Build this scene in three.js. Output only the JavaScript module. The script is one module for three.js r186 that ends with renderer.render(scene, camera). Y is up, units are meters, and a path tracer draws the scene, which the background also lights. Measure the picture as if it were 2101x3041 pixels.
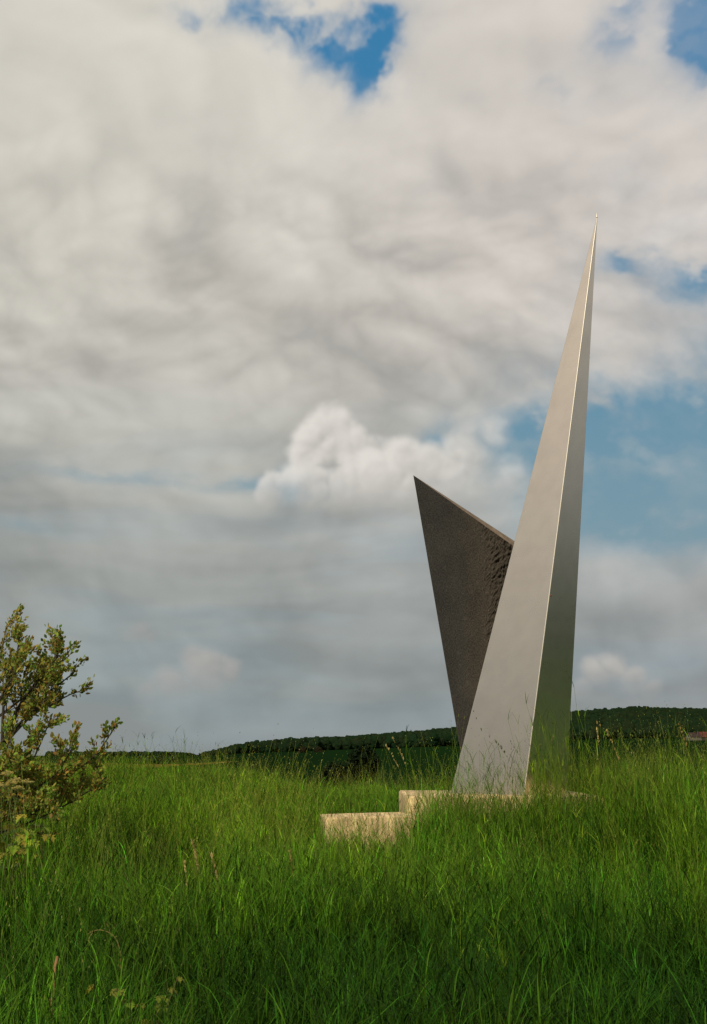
import * as THREE from 'three';
import { mergeGeometries } from 'three/addons/utils/BufferGeometryUtils.js';

const scene = new THREE.Scene();
const V = (x, y, z) => new THREE.Vector3(x, y, z);
const rad = (d) => d * Math.PI / 180;
const clamp = (x, a = 0, b = 1) => Math.min(b, Math.max(a, x));
const lerp = (a, b, t) => a + (b - a) * t;
const sstep = (a, b, x) => { const t = clamp((x - a) / (b - a)); return t * t * (3 - 2 * t); };
function rng(seed) { let s = seed | 0; return () => { s = (s + 0x6d2b79f5) | 0; let t = Math.imul(s ^ (s >>> 15), 1 | s); t = (t + Math.imul(t ^ (t >>> 7), 61 | t)) ^ t; return ((t ^ (t >>> 14)) >>> 0) / 4294967296; }; }

// ---------------------------------------------------------------- camera
const camera = new THREE.PerspectiveCamera(46, 707 / 1024, 0.1, 20000);
camera.position.set(0, 1.6, 0);
camera.rotation.set(rad(11.4475), 0, 0);
scene.add(camera);

// ---------------------------------------------------------------- sun and exposure
const TO_SUN = V(-0.38, 0.56, 0.60).normalize();
const sun = new THREE.DirectionalLight(new THREE.Color(1.0, 0.89, 0.68), 3.3);
sun.position.copy(TO_SUN).multiplyScalar(120);
sun.target.position.set(0, 0, -15);
sun.castShadow = true;
sun.shadow.mapSize.set(4096, 4096);
Object.assign(sun.shadow.camera, { left: -40, right: 40, top: 40, bottom: -40, near: 1, far: 300 });
sun.shadow.radius = 2.5;                        // thin cloud veils the sun a little
scene.add(sun, sun.target);
const EXPOSURE = 1.0;

// ---------------------------------------------------------------- noise
function makeNoise(seed) {
  const r = rng(seed), p = new Uint8Array(512), g = new Float32Array(512);
  const a = [...Array(256).keys()];
  for (let i = 255; i > 0; i--) { const j = (r() * (i + 1)) | 0; [a[i], a[j]] = [a[j], a[i]]; }
  for (let i = 0; i < 512; i++) p[i] = a[i & 255];
  const gx = new Float32Array(256), gy = new Float32Array(256);
  for (let i = 0; i < 256; i++) { const t = r() * Math.PI * 2; gx[i] = Math.cos(t); gy[i] = Math.sin(t); }
  return (x, y) => {
    const xi = Math.floor(x), yi = Math.floor(y), fx = x - xi, fy = y - yi, X = xi & 255, Y = yi & 255;
    const u = fx * fx * fx * (fx * (fx * 6 - 15) + 10), v = fy * fy * fy * (fy * (fy * 6 - 15) + 10);
    const A = p[X] + Y, B = p[X + 1] + Y;
    const h00 = p[A], h01 = p[A + 1], h10 = p[B], h11 = p[B + 1];
    const n00 = gx[h00] * fx + gy[h00] * fy, n10 = gx[h10] * (fx - 1) + gy[h10] * fy;
    const n01 = gx[h01] * fx + gy[h01] * (fy - 1), n11 = gx[h11] * (fx - 1) + gy[h11] * (fy - 1);
    const a0 = n00 + u * (n10 - n00), a1 = n01 + u * (n11 - n01);
    return (a0 + v * (a1 - a0)) * 1.5;            // about -1 .. 1
  };
}
const nA = makeNoise(11), nB = makeNoise(29), nC = makeNoise(53), nD = makeNoise(71);
function fbm(n, x, y, oct, gain = 0.5) { let s = 0, a = 1, t = 0; for (let i = 0; i < oct; i++) { s += a * n(x, y); t += a; a *= gain; x = x * 2.03 + 17.1; y = y * 2.03 + 9.7; } return s / t; }

// ---------------------------------------------------------------- sky: a broken sheet of stratocumulus with a few heaped clouds below it
// openings in the sheet: azimuth, height above the horizon, half width, half height (degrees), strength
const OPENINGS = [
  [-7.6, 33.4, 0.9, 0.6, 0.85], [-5.6, 33.7, 1.1, 0.6, 0.7], [-3.6, 33.9, 1.0, 0.7, 0.9], [-2.4, 32.9, 1.1, 0.8, 1.0], [-0.9, 32.1, 0.9, 0.8, 0.85],
  [0.3, 31.3, 0.75, 0.9, 1.05], [-0.3, 33.3, 0.7, 0.5, 0.5], [18.6, 31.9, 1.25, 1.5, 2.6], [17.2, 31.2, 0.7, 0.5, 0.7], [14.3, 33.6, 0.9, 0.6, 0.6], [13.0, 32.2, 0.8, 0.9, 0.5],
  [10.1, 30.7, 0.7, 0.8, 0.4], [13.5, 22.3, 1.0, 0.35, 0.85], [17.0, 21.6, 1.5, 0.75, 1.0], [14.5, 26.3, 1.3, 0.6, 0.3], [17.4, 18.1, 0.9, 0.5, 0.65],
  [13.9, 14.2, 3.0, 1.9, 1.5], [17.6, 13.6, 3.2, 2.0, 1.5], [11.6, 12.8, 2.2, 1.5, 1.2], [16, 11.2, 4, 1.4, 0.5], [8.0, 14.6, 1.2, 0.9, 1.0], [3.7, 14.8, 0.8, 0.5, 0.9],
  [-11.5, 12.9, 4.0, 0.32, 0.62], [-5.3, 12.8, 2.4, 0.4, 0.7], [-3.5, 12.6, 0.8, 0.6, 0.8], [-15.8, 10.4, 1.5, 0.5, 0.55], [13.5, 10.4, 3.6, 0.9, 0.75],
  [27, 24, 5, 2.5, 1.0], [-34, 36, 6, 3, 1.1], [44, 17, 6, 2, 1.1], [-58, 20, 7, 2, 1.0], [80, 34, 9, 4, 1.1], [120, 22, 8, 3, 1.1], [-100, 40, 9, 4, 1.1], [170, 28, 9, 3, 1.0], [-145, 18, 8, 2, 1.0], [20, 60, 12, 6, 1.0], [-120, 62, 12, 6, 1.0], [140, 55, 10, 5, 1.0],
];
// heaped clouds: azimuth, height, radius (degrees), brightness
const HEAPS = [
  [[-1.2, 15.2, 1.5], [-2.2, 14.4, 1.25], [-0.2, 14.6, 1.1], [0.6, 13.5, 1.5], [2.3, 13.9, 1.4], [5.4, 14.1, 1.55], [3.9, 13.5, 1.4], [7.0, 15.0, 0.9], [7.6, 13.2, 1.2], [-3.9, 12.4, 0.9], [-2.3, 12.8, 1.5], [5.0, 12.6, 1.7], [2.2, 12.4, 1.8], [0.0, 12.4, 1.8]],
  [[12.1, 4.0, 1.0], [11.2, 3.6, 0.95], [12.9, 3.4, 0.95], [13.7, 3.0, 0.7], [10.6, 3.0, 0.7]],
  [[-7.0, 3.8, 1.4], [-8.5, 3.2, 1.3], [-5.9, 4.0, 0.9], [-9.6, 2.7, 0.9]],
  [[-10.2, 5.7, 0.75], [-9.6, 5.3, 0.5]],
  [[31, 9, 1.8], [33, 9.8, 2.1], [35.5, 9, 1.6]], [[-39, 10, 2], [-36.5, 9, 1.6], [-41.5, 9, 1.5]], [[70, 11, 2.4], [73, 11.5, 2.6], [76, 10.4, 2]], [[-82, 9, 2], [-79, 8.6, 1.8]], [[130, 11, 2.5], [134, 10.4, 2.2]], [[-150, 10, 2.4], [-146, 11, 2.4]], [[178, 8, 1.8]],
];
const HEAP_LOOK = [[0.76, 0.94, 0.44], [0.56, 0.85, 0.34], [0.46, 0.75, 0.30], [0.42, 0.6, 0.30]];   // brightness of the top, cover, of the base
function puffs(n, x, y, oct, gain) { let s = 0, a = 1, t = 0; for (let i = 0; i < oct; i++) { s += a * (Math.abs(n(x, y)) * 2.2 - 0.62); t += a; a *= gain; const q = x * 1.7 - y * 1.1; y = y * 1.7 + x * 1.1 + 9.7; x = q + 17.1; } return s / t; }
function skyAt(phi, el, out) {                     // phi = atan2(z, x); el in degrees
  const e = Math.max(el, 0), ce = Math.cos(rad(e));
  const rho = Math.pow(Math.tan(rad(90 - e) / 2), 1.45);
  const rise = sstep(0, 24, e);
  // clear blue
  const bt = sstep(4, 34, e), top = sstep(34, 90, e);
  const br = lerp(lerp(0.235, 0.045, Math.pow(bt, 0.7)), 0.028, top), bg = lerp(lerp(0.33, 0.205, bt), 0.15, top), bb = lerp(lerp(0.385, 0.40, bt), 0.33, top);
  // mean of the cloud sheet
  const cr = lerp(0.300, 0.655, rise), cg = lerp(0.330, 0.608, rise), cb = lerp(0.336, 0.560, rise);
  let az = phi * 180 / Math.PI + 90; if (az > 180) az -= 360; if (az < -180) az += 360;
  const C = Math.cos(phi), S = Math.sin(phi), cx = C * rho, cz = S * rho;
  const w1 = nA(cx * 5 + 3.1, cz * 5), w2 = nB(cx * 5, cz * 5 + 8.2);
  const u = cx * 14 + 0.35 * w1, v = cz * 14 + 0.35 * w2;
  const big = fbm(nA, u * 0.5 + 2.2, v * 0.5 + 5.5, 3);
  const mid = fbm(nC, u * 0.9, v * 0.9 + 1.5, 3, 0.5);
  const ws = 0.16, wa = fbm(nB, u * 1.1 + 4, v * 1.1, 3) * ws, wb = fbm(nD, u * 1.1, v * 1.1 + 6, 3) * ws;
  const pf = puffs(nC, u * 1.15 + wa, v * 1.15 + wb, 6, 0.46);
  // light comes down and from the left: compare with the cloud a little farther that way
  const du = -0.12 * C - 0.07 * S, dv = -0.12 * S + 0.07 * C;
  const lit = pf - puffs(nC, (u + du) * 1.15 + wa, (v + dv) * 1.15 + wb, 6, 0.44);
  const wisp = fbm(nD, u * 1.9 + 5, v * 1.9, 6, 0.58);
  // openings
  const fz = lerp(0.5, 1, sstep(14, 18, e));
  const ja = 1.0 * w1 + 2.2 * mid + 4.2 * wisp, je = fz * (0.4 * w2 + 1.2 * fbm(nB, u * 1.3 + 7, v * 1.3, 6, 0.6) + 2.2 * wisp);
  let hole = 0;
  for (const q of OPENINGS) {
    let da = az - q[0]; if (da > 180) da -= 360; if (da < -180) da += 360;
    if (Math.abs(da) > q[2] * 4 + 3 || Math.abs(e - q[1]) > q[3] * 4 + 3) continue;
    const a = (da * ce + 0.5 * ja) / q[2], b = (e - q[1] + 0.55 * je) / q[3];
    hole += q[4] * Math.pow(1 + 0.42 * (a * a + b * b), -1.9);
  }
  hole *= clamp(0.92 + lerp(0.35, 1.3, sstep(24, 29, e)) * fbm(nA, u * 1.7 + 40 + 0.8 * w2, v * 1.7 + 22 + 0.8 * wisp, 5, 0.6), 0.15, 1.25);
  hole = Math.max(0, Math.min(hole, 1.2) - 0.05);
  const veil = fbm(nB, u * 0.9 + 61.5 + 1.2 * wisp, v * 0.9 + 1.2 * w2, 5, 0.55);
  const dens = 0.84 + 0.22 * mid + 0.12 * big - 0.95 * hole + (0.10 + 0.55 * Math.min(hole, 0.8)) * wisp + 0.10 * pf + 0.75 * Math.min(hole, 0.7) * veil * fz;
  const cover = sstep(-0.38, 0.85, dens);
  // thickness: darker bellies, brighter rims
  const low = sstep(20, 8, e);
  const soft0 = lerp(1, 0.5, sstep(25, 30, e));
  let s = 1 + 0.09 * big + lerp(0.17, 0.07, low) * soft0 * lit + lerp(0.09, 0.03, low) * soft0 * pf + 0.09 * mid;
  s -= 0.10 * sstep(0.2, -0.45, big + 0.6 * mid) * (1 - sstep(25, 33, e));
  // long bands far off, some of them grey-blue
  const band = fbm(nD, az * 0.06 + 4 + 0.3 * w1, e * 0.42 + 0.5 * nA(az * 0.11, e * 0.2), 5, 0.5);
  s += 0.23 * band * low;
  const blue = low * sstep(0.12, -0.35, fbm(nA, az * 0.07 + 9, e * 0.35 + 3, 4, 0.55)) * 0.45;
  // thicker, greener-grey cloud in broad fields
  const lft = 0.5 + 0.5 * Math.sin(rad(az) * 5 + 2.97 + 0.7 * w1);
  s -= 0.15 * lft * sstep(31, 20, e) * (0.75 - 0.5 * mid);
  let r = cr * s * (1 - 0.14 * blue), g = cg * s, b = cb * s * (1 + 0.14 * blue);
  r *= 1 - 0.03 * lft; b *= 1 - 0.03 * lft;
  r = lerp(br, r, cover); g = lerp(bg, g, cover); b = lerp(bb, b, cover);
  // heaped clouds
  if (e < 20) {
    for (let k = 0; k < HEAPS.length; k++) {
      const heap = HEAPS[k], L = HEAP_LOOK[k < 4 ? k : 1];
      let d0 = az - heap[0][0]; if (d0 > 180) d0 -= 360; if (d0 < -180) d0 += 360;
      if (Math.abs(d0) > 16) continue;
      const q1 = fbm(nA, az * 0.42 + 3, e * 0.48, 5, 0.5), q2 = fbm(nB, az * 0.42, e * 0.48 + 9, 5, 0.52), pc = puffs(nC, az * 0.5 + 2 + 0.35 * q2, e * 0.55, 3, 0.42);
      const pl = pc - puffs(nC, (az - 0.28) * 0.5 + 2 + 0.35 * q2, (e + 0.34) * 0.55, 3, 0.42);
      let best = 9, wsum = 0, nx = 0, ny = 0, base = 99;
      for (const c of heap) {
        let da = az - c[0]; if (da > 180) da -= 360; if (da < -180) da += 360;
        base = Math.min(base, c[1] - 0.7 * c[2]);
        const dx = (da + 0.55 * q1) / c[2], dy = (e - c[1] + 0.5 * q2) / c[2], d = Math.sqrt(dx * dx + dy * dy);
        if (d > 2.4) continue;
        if (d < best) best = d;
        const w = Math.exp(-5 * d) * c[2]; wsum += w; nx += w * dx; ny += w * dy;
      }
      if (best > 8) continue;
      nx /= wsum; ny /= wsum;
      const edge = best - 0.16 * pc + 0.14 * q2;
      const soft = k === 0 ? lerp(0.64, 0.2, sstep(0, 8, az)) : 0.3;
      const a = sstep(1.12, soft, edge) * L[1] * (k === 0 ? lerp(1, 0.6, sstep(2, 7, az)) : 1) * sstep(base - 0.4 * heap[0][2], base + 1.7 * heap[0][2], e + 0.6 * heap[0][2] * q1);
      const light = clamp(0.68 + 0.40 * ny - 0.26 * nx + 0.30 * pl + 0.14 * pc + 0.2 * q2);
      const t = lerp(L[2], L[0], light * sstep(base - 0.8 * heap[0][2], base + 1.7 * heap[0][2], e));
      r = lerp(r, t, a); g = lerp(g, t * 0.955, a); b = lerp(b, t * 0.885, a);
    }
  }
  // air near the horizon
  const hz = 0.5 * Math.exp(-e / 2.6);
  out[0] = lerp(r, 0.268, hz); out[1] = lerp(g, 0.284, hz); out[2] = lerp(b, 0.278, hz);
}
function skyTexture(W, H) {
  const data = new Float32Array(W * H * 4), c = [0, 0, 0];
  for (let j = 0; j < H; j++) {
    const el = ((j + 0.5) / H - 0.5) * 180;
    for (let i = 0; i < W; i++) {
      const o = (j * W + i) * 4;
      if (el < -1) { data[o] = 0.10; data[o + 1] = 0.115; data[o + 2] = 0.07; } else { skyAt(((i + 0.5) / W - 0.5) * Math.PI * 2, el, c); data[o] = c[0]; data[o + 1] = c[1]; data[o + 2] = c[2]; }
      data[o + 3] = 1;
    }
  }
  const t = new THREE.DataTexture(data, W, H, THREE.RGBAFormat, THREE.FloatType);
  t.mapping = THREE.EquirectangularReflectionMapping;
  t.magFilter = THREE.LinearFilter; t.minFilter = THREE.LinearFilter;
  t.colorSpace = THREE.LinearSRGBColorSpace;
  t.needsUpdate = true;
  return t;
}
const skyTex = skyTexture(4096, 2048);
scene.background = skyTex;
scene.environment = skyTex;

// ---------------------------------------------------------------- helpers for things
const taken = new Map();
function numbered(name) { const n = taken.get(name) ?? 0; taken.set(name, n + 1); return n ? `${name}_${String(n).padStart(3, '0')}` : name; }
function tag(o, label, category, group, kind) { if (label) o.userData.label = label; if (category) o.userData.category = category; if (group) o.userData.group = group; if (kind) o.userData.kind = kind; return o; }
function base(name, pos, label, category, group) { const o = new THREE.Group(); o.name = numbered(name); o.position.set(...pos); scene.add(o); return tag(o, label, category, group); }
function mesh(name, geo, mat, parent) { const m = new THREE.Mesh(geo, mat); m.name = parent === scene ? numbered(name) : name; m.castShadow = m.receiveShadow = true; parent.add(m); return m; }
function uniquePartNames(root) { const seen = new Map(); for (const c of root.children) { const b = c.name.replace(/_\d{3}$/, ''), n = seen.get(b) ?? 0; seen.set(b, n + 1); c.name = n ? `${b}_${String(n).padStart(3, '0')}` : b; uniquePartNames(c); } }
class Build {                                     // collects coloured triangles
  constructor() { this.p = []; this.c = []; this.n = []; this.i = []; this.uv = []; this.smooth = false; }
  v(x, y, z, c, n, uv) { this.p.push(x, y, z); if (c) this.c.push(c[0], c[1], c[2]); if (n) this.n.push(n[0], n[1], n[2]); if (uv) this.uv.push(uv[0], uv[1]); return this.p.length / 3 - 1; }
  t(a, b, c) { this.i.push(a, b, c); }
  geo() {
    const g = new THREE.BufferGeometry();
    g.setAttribute('position', new THREE.Float32BufferAttribute(this.p, 3));
    if (this.c.length) g.setAttribute('color', new THREE.Float32BufferAttribute(this.c, 3));
    if (this.uv.length) g.setAttribute('uv', new THREE.Float32BufferAttribute(this.uv, 2));
    g.setIndex(this.i);
    if (this.n.length === this.p.length) g.setAttribute('normal', new THREE.Float32BufferAttribute(this.n, 3)); else g.computeVertexNormals();
    return g;
  }
}
function noiseTexture(size, f, colour) {          // f(u, v) -> [r, g, b] 0..255
  const d = new Uint8Array(size * size * 4);
  for (let j = 0; j < size; j++) for (let i = 0; i < size; i++) { const c = f(i / size, j / size), o = (j * size + i) * 4; d[o] = clamp(c[0], 0, 255); d[o + 1] = clamp(c[1], 0, 255); d[o + 2] = clamp(c[2], 0, 255); d[o + 3] = 255; }
  const t = new THREE.DataTexture(d, size, size, THREE.RGBAFormat); t.wrapS = t.wrapT = THREE.MirroredRepeatWrapping; t.magFilter = THREE.LinearFilter; t.minFilter = THREE.LinearMipmapLinearFilter; t.generateMipmaps = true;
  if (colour) t.colorSpace = THREE.SRGBColorSpace; t.needsUpdate = true; return t;
}

// ---------------------------------------------------------------- the lie of the land
const RIDGE = [[-180, 0.5], [-60, 0.45], [-25, 0.12], [-11.5, 0.05], [-7.3, 0.08], [-4.9, 0.40], [-2.0, 0.69], [1.1, 0.97], [4.8, 1.31], [10.1, 2.0], [12.9, 2.22], [14.1, 2.16], [16.2, 2.12], [30, 1.7], [70, 0.8], [180, 0.5]];
function ridgeEl(az) { for (let i = 1; i < RIDGE.length; i++) if (az <= RIDGE[i][0]) { const [a, b] = [RIDGE[i - 1], RIDGE[i]]; const t = (az - a[0]) / (b[0] - a[0]); return lerp(a[1], b[1], t); } return 0.5; }
const azOf = (x, z) => Math.atan2(x, -z) * 180 / Math.PI;
const TREE_H = 9;
function farHeight(az, r) {
  const tE = Math.tan(rad(ridgeEl(az)));
  const k = sstep(-9, -5.5, az);                     // the near forest hill begins here
  const ridgeR = lerp(5200, 2300, k), footR = lerp(4200, 1050, k);
  const floor = lerp(-1.7, -9, sstep(-6, 1.5, az));
  const foot = 1.6 + footR * (tE * 0.36), top = 1.6 + ridgeR * tE - TREE_H;
  let h = floor;
  h = lerp(h, foot, sstep(280, footR, r) * 0.5 + 0.5 * clamp((r - 280) / (footR - 280)));
  h = lerp(h, top, clamp((r - footR) / (ridgeR - footR)));
  if (r > ridgeR) h = lerp(top, -30, sstep(ridgeR, ridgeR + 2200, r));
  return h;
}
function nearHeight(x, z) {
  const d = -z;
  let h = d > 0 ? 0.00150 * d * d : 0;
  h = Math.min(h, 0.9);
  h += 0.16 * sstep(-0.5, -3.5, x) * sstep(4, 12, d) + 0.30 * sstep(2.4, 4.4, x) * sstep(6, 11, d);
  h += 0.05 * nA(x * 0.35, z * 0.35) + 0.15 * (fbm(nB, x * 0.75 + 3, z * 0.75, 2)) * sstep(2, 4, d) * (1 - 0.7 * sstep(-0.9, 0.2, x) * sstep(13, 14.5, d) * sstep(19, 17.5, d));
  return h;
}
function ground(x, z) {
  const r = Math.hypot(x, z), az = azOf(x, z);
  if (r > 400) return farHeight(az, r);
  const crest = lerp(23.5, 18.5, sstep(-5, 1, x));
  let h = nearHeight(x, z);
  const over = Math.max(0, r - crest);
  const drop = lerp(h, farHeight(az, r), sstep(0, 75, over));
  return over > 0 ? drop - 0.35 * sstep(0, 12, over) * sstep(80, 30, over) : h;
}
{
  const g = new THREE.BufferGeometry();
  const azs = [], rs = [0.01];
  for (let a = -180; a < 180; a += (a >= -22 && a < 28) ? 0.5 : 4) azs.push(a);
  for (let r = 0.8; r < 11000; r *= (r < 60 ? 1.06 : 1.045)) rs.push(r);
  const p = [], c = [], idx = [], n = azs.length;
  for (const r of rs) for (const a of azs) {
    const x = r * Math.sin(rad(a)), z = -r * Math.cos(rad(a));
    p.push(x, ground(x, z), z);
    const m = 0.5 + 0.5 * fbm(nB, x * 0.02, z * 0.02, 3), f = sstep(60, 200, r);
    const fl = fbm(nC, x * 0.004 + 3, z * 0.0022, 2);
    c.push(lerp(0.014 + 0.010 * m, 0.006 + 0.002 * fl, f), lerp(0.019 + 0.010 * m, 0.019 + 0.006 * fl, f), lerp(0.005, 0.005, f));  // far fields take a darker green that carries the cloud shade over them
  }
  for (let j = 0; j < rs.length - 1; j++) for (let i = 0; i < n; i++) { const a = j * n + i, b = j * n + (i + 1) % n, d = a + n, e = b + n; idx.push(a, b, d, b, e, d); }
  g.setAttribute('position', new THREE.Float32BufferAttribute(p, 3)); g.setAttribute('color', new THREE.Float32BufferAttribute(c, 3)); g.setIndex(idx); g.computeVertexNormals();
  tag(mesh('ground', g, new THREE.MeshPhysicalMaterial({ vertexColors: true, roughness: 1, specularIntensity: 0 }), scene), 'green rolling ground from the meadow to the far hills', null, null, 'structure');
}
// ripe field far off on the left
function fieldSheet(name, label, pts, lift, color) {
  const shape = new THREE.Shape(pts.map((q) => new THREE.Vector2(q[0], q[1])));
  const S = new THREE.ShapeGeometry(shape);
  // fill the outline with rows between its left and right sides
  const zs = pts.map((q) => q[1]), z0 = Math.min(...zs), z1 = Math.max(...zs), rows = 24, cols = 24, b = new Build();
  const span = (z) => { const xs = []; for (let i = 0; i < pts.length; i++) { const [x1, a] = pts[i], [x2, d] = pts[(i + 1) % pts.length]; if ((a <= z) !== (d <= z)) xs.push(x1 + (z - a) / (d - a) * (x2 - x1)); } return [Math.min(...xs), Math.max(...xs)]; };
  for (let j = 0; j <= rows; j++) { const z = lerp(z0 + 0.01, z1 - 0.01, j / rows), [l, r] = span(z); for (let i = 0; i <= cols; i++) { const x = lerp(l, r, i / cols), m = nC(x * 0.05, z * 0.2); b.v(x, ground(x, z) + lift + 0.1 * nA(x * 0.4, z * 0.4), z, [color[0] * (1 + 0.18 * m), color[1] * (1 + 0.15 * m), color[2]]); } }
  for (let j = 0; j < rows; j++) for (let i = 0; i < cols; i++) { const a = j * (cols + 1) + i; b.t(a, a + cols + 1, a + 1); b.t(a + 1, a + cols + 1, a + cols + 2); }
  S.dispose();
  return tag(mesh(name, b.geo(), new THREE.MeshPhysicalMaterial({ vertexColors: true, roughness: 1, specularIntensity: 0 }), scene), label, null, null, 'structure');
}
fieldSheet('ripe_field', 'ochre strip of ripe field beyond the meadow', [[-150, -430], [-41, -430], [-46, -330], [-44, -270], [-80, -275], [-110, -330]], 0.8, [0.13, 0.085, 0.022]);

// ---------------------------------------------------------------- far forest: crowns of many trees on the hill
function crownGeometry(seed, lumps, tall, fine = 1) {
  const r = rng(seed), parts = [];
  for (let k = 0; k < lumps; k++) {
    const g = new THREE.IcosahedronGeometry(1, fine), p = g.attributes.position;
    const s = 0.42 + 0.3 * r(), a = r() * 6.283, q = 0.52 * Math.sqrt(r()), y = -0.2 + 0.85 * r();
    const ph = r() * 100;
    for (let i = 0; i < p.count; i++) {
      const x = p.getX(i), yy = p.getY(i), z = p.getZ(i), f = 1 + 0.3 * nA(x * 1.7 + ph, yy * 1.7 + z * 1.3);
      p.setXYZ(i, x * s * f + q * Math.cos(a), (yy * s * f + y) * tall, z * s * f + q * Math.sin(a));
    }
    g.deleteAttribute('uv'); g.computeVertexNormals(); parts.push(g);
  }
  return mergeGeometries(parts);
}
{
  const R = rng(5), spots = [[], [], []];
  const q = [0, 1, 2].map((k) => crownGeometry(40 + k, 5, 1.15));
  const dummy = new THREE.Object3D();
  const add = (x, z, s) => { dummy.position.set(x, ground(x, z) + s * 0.75, z); dummy.rotation.set(0, R() * 6.3, 0); dummy.scale.set(s, s * (0.8 + 0.3 * R()), s); dummy.updateMatrix(); const m = 0.82 + 0.36 * R(); const warm = R(); spots[(R() * 3) | 0].push([dummy.matrix.clone(), new THREE.Color((0.008 + 0.006 * warm) * m, 0.021 * m, 0.0085 * m)]); };  // conifer green set extra dark, cloud shade on the hill included in it
  for (let az = -7.8; az < 24; az += 0.11) {
    for (let r = 1050; r < 2420;) {
      const k = sstep(-9, -5.5, az), footR = lerp(4200, 1050, k), ridgeR = lerp(5200, 2300, k);
      const a = az + (R() - 0.5) * 0.24, rr = r + (R() - 0.5) * 14;
      r += 6 + (r - 1050) * 0.006;
      if (rr < footR + 30 * nA(az * 0.8, 3) || rr > ridgeR + 90) continue;
      add(rr * Math.sin(rad(a)), -rr * Math.cos(rad(a)), (3.2 + 2.6 * R() * R()) * lerp(0.55, 1, sstep(-8, -3, a)));
    }
  }
  for (let az = -14; az < -5; az += 0.03) for (let r = 4500; r < 5300; r += 120) { const a = az + (R() - 0.5) * 0.04, rr = r + R() * 100; if (farHeight(a, rr) < -25) continue; add(rr * Math.sin(rad(a)), -rr * Math.cos(rad(a)), 6 + 3 * R()); }
  const G = new THREE.Group(); G.name = 'far_forest'; scene.add(G); tag(G, 'dark green forest covering the long far hill, colour darkened for cloud shade', 'forest', null, 'stuff');
  const m = new THREE.MeshPhysicalMaterial({ roughness: 1, specularIntensity: 0 });
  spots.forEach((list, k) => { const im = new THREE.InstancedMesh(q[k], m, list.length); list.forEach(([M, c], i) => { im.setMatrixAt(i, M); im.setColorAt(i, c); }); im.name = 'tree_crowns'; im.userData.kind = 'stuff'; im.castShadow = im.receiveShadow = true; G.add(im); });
  uniquePartNames(G);
}

// ---------------------------------------------------------------- single trees and bushes beyond the crest
function leafyBall(seed, n, size, rx, ry, col, spread) {        // many leaf-sized faces through a crown
  const r = rng(seed), b = new Build();
  for (let i = 0; i < n; i++) {
    const th = r() * 6.283, ph = Math.acos(2 * r() - 1), rr = Math.pow(r(), 0.4);
    const lump = 1 + 0.28 * nA(Math.cos(th) * 1.8 + seed, Math.cos(ph) * 2 + Math.sin(th) * 1.5);
    const x = rr * rx * lump * Math.sin(ph) * Math.cos(th), y = ry * lump * rr * Math.cos(ph), z = rr * rx * lump * Math.sin(ph) * Math.sin(th);
    const s = size * (0.6 + 0.8 * r()), d1 = V(r() - 0.5, r() - 0.5, r() - 0.5).normalize(), d2 = V(r() - 0.5, r() - 0.5, r() - 0.5).cross(d1).normalize();
    const m = 0.6 + spread * r(), c = [col[0] * m, col[1] * m, col[2] * m];
    const a = b.v(x - d1.x * s, y - d1.y * s, z - d1.z * s, c), e = b.v(x + d2.x * s * 0.55, y + d2.y * s * 0.55, z + d2.z * s * 0.55, c), f = b.v(x + d1.x * s, y + d1.y * s, z + d1.z * s, c), g = b.v(x - d2.x * s * 0.55, y - d2.y * s * 0.55, z - d2.z * s * 0.55, c);
    b.t(a, e, f); b.t(a, f, g);
  }
  return b.geo();
}
const leafMat = new THREE.MeshPhysicalMaterial({ vertexColors: true, roughness: 1, specularIntensity: 0.3, transmission: 0.35, thickness: 0, side: THREE.DoubleSide });
const darkLeafMat = new THREE.MeshPhysicalMaterial({ vertexColors: true, roughness: 1, specularIntensity: 0.1, side: THREE.DoubleSide });
const barkMat = new THREE.MeshStandardMaterial({ color: new THREE.Color(0.045, 0.034, 0.022), roughness: 0.95 });
function tube(pts, r0, r1, seg = 5, rings = 0) {
  const c = new THREE.CatmullRomCurve3(pts), n = rings || Math.max(3, pts.length * 2), fr = c.computeFrenetFrames(n), b = new Build();
  for (let i = 0; i <= n; i++) { const p = c.getPointAt(i / n), r = lerp(r0, r1, i / n); for (let k = 0; k < seg; k++) { const a = k / seg * 6.283, N = fr.normals[i].clone().multiplyScalar(Math.cos(a)).addScaledVector(fr.binormals[i], Math.sin(a)); b.v(p.x + N.x * r, p.y + N.y * r, p.z + N.z * r, null, [N.x, N.y, N.z]); } }
  for (let i = 0; i < n; i++) for (let k = 0; k < seg; k++) { const a = i * seg + k, d = i * seg + (k + 1) % seg; b.t(a, d, a + seg); b.t(d, d + seg, a + seg); }
  return b.geo();
}
function farTree(name, label, category, x, z, h, rx, col, seed, n = 2200) {
  const y = ground(x, z), t = base(name, [x, y, z], label, category);
  mesh('trunk', tube([V(0, -0.3, 0), V(0.05 * h, 0.3 * h, 0), V(0, 0.8 * h, 0.02 * h)], 0.035 * h, 0.012 * h), barkMat, t);
  const crown = mesh('crown', leafyBall(seed, n, 0.14 * rx, rx, rx * 1.12, col, 0.8), darkLeafMat, t);
  crown.position.y = h - rx * 1.12;
}
const bush = [1.35, -170];
farTree('round_tree', 'dark round tree standing alone in the valley left of the leaning stone', 'tree', bush[0], bush[1], 2.75 - ground(...bush), 2.1, [0.008, 0.015, 0.006], 3, 3200);
{ const p = [-37.5, -900], q = [-26, -905];
  farTree('field_bush', 'brownish bush at the foot of the far forest, the one nearer the ochre field', 'bush', ...p, 4.6, 3.6, [0.030, 0.025, 0.011], 7, 700);
  farTree('field_bush', 'brownish bush at the foot of the far forest, the one nearer the dark round tree', 'bush', ...q, 4.2, 3.4, [0.028, 0.025, 0.011], 8, 700); }
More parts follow.
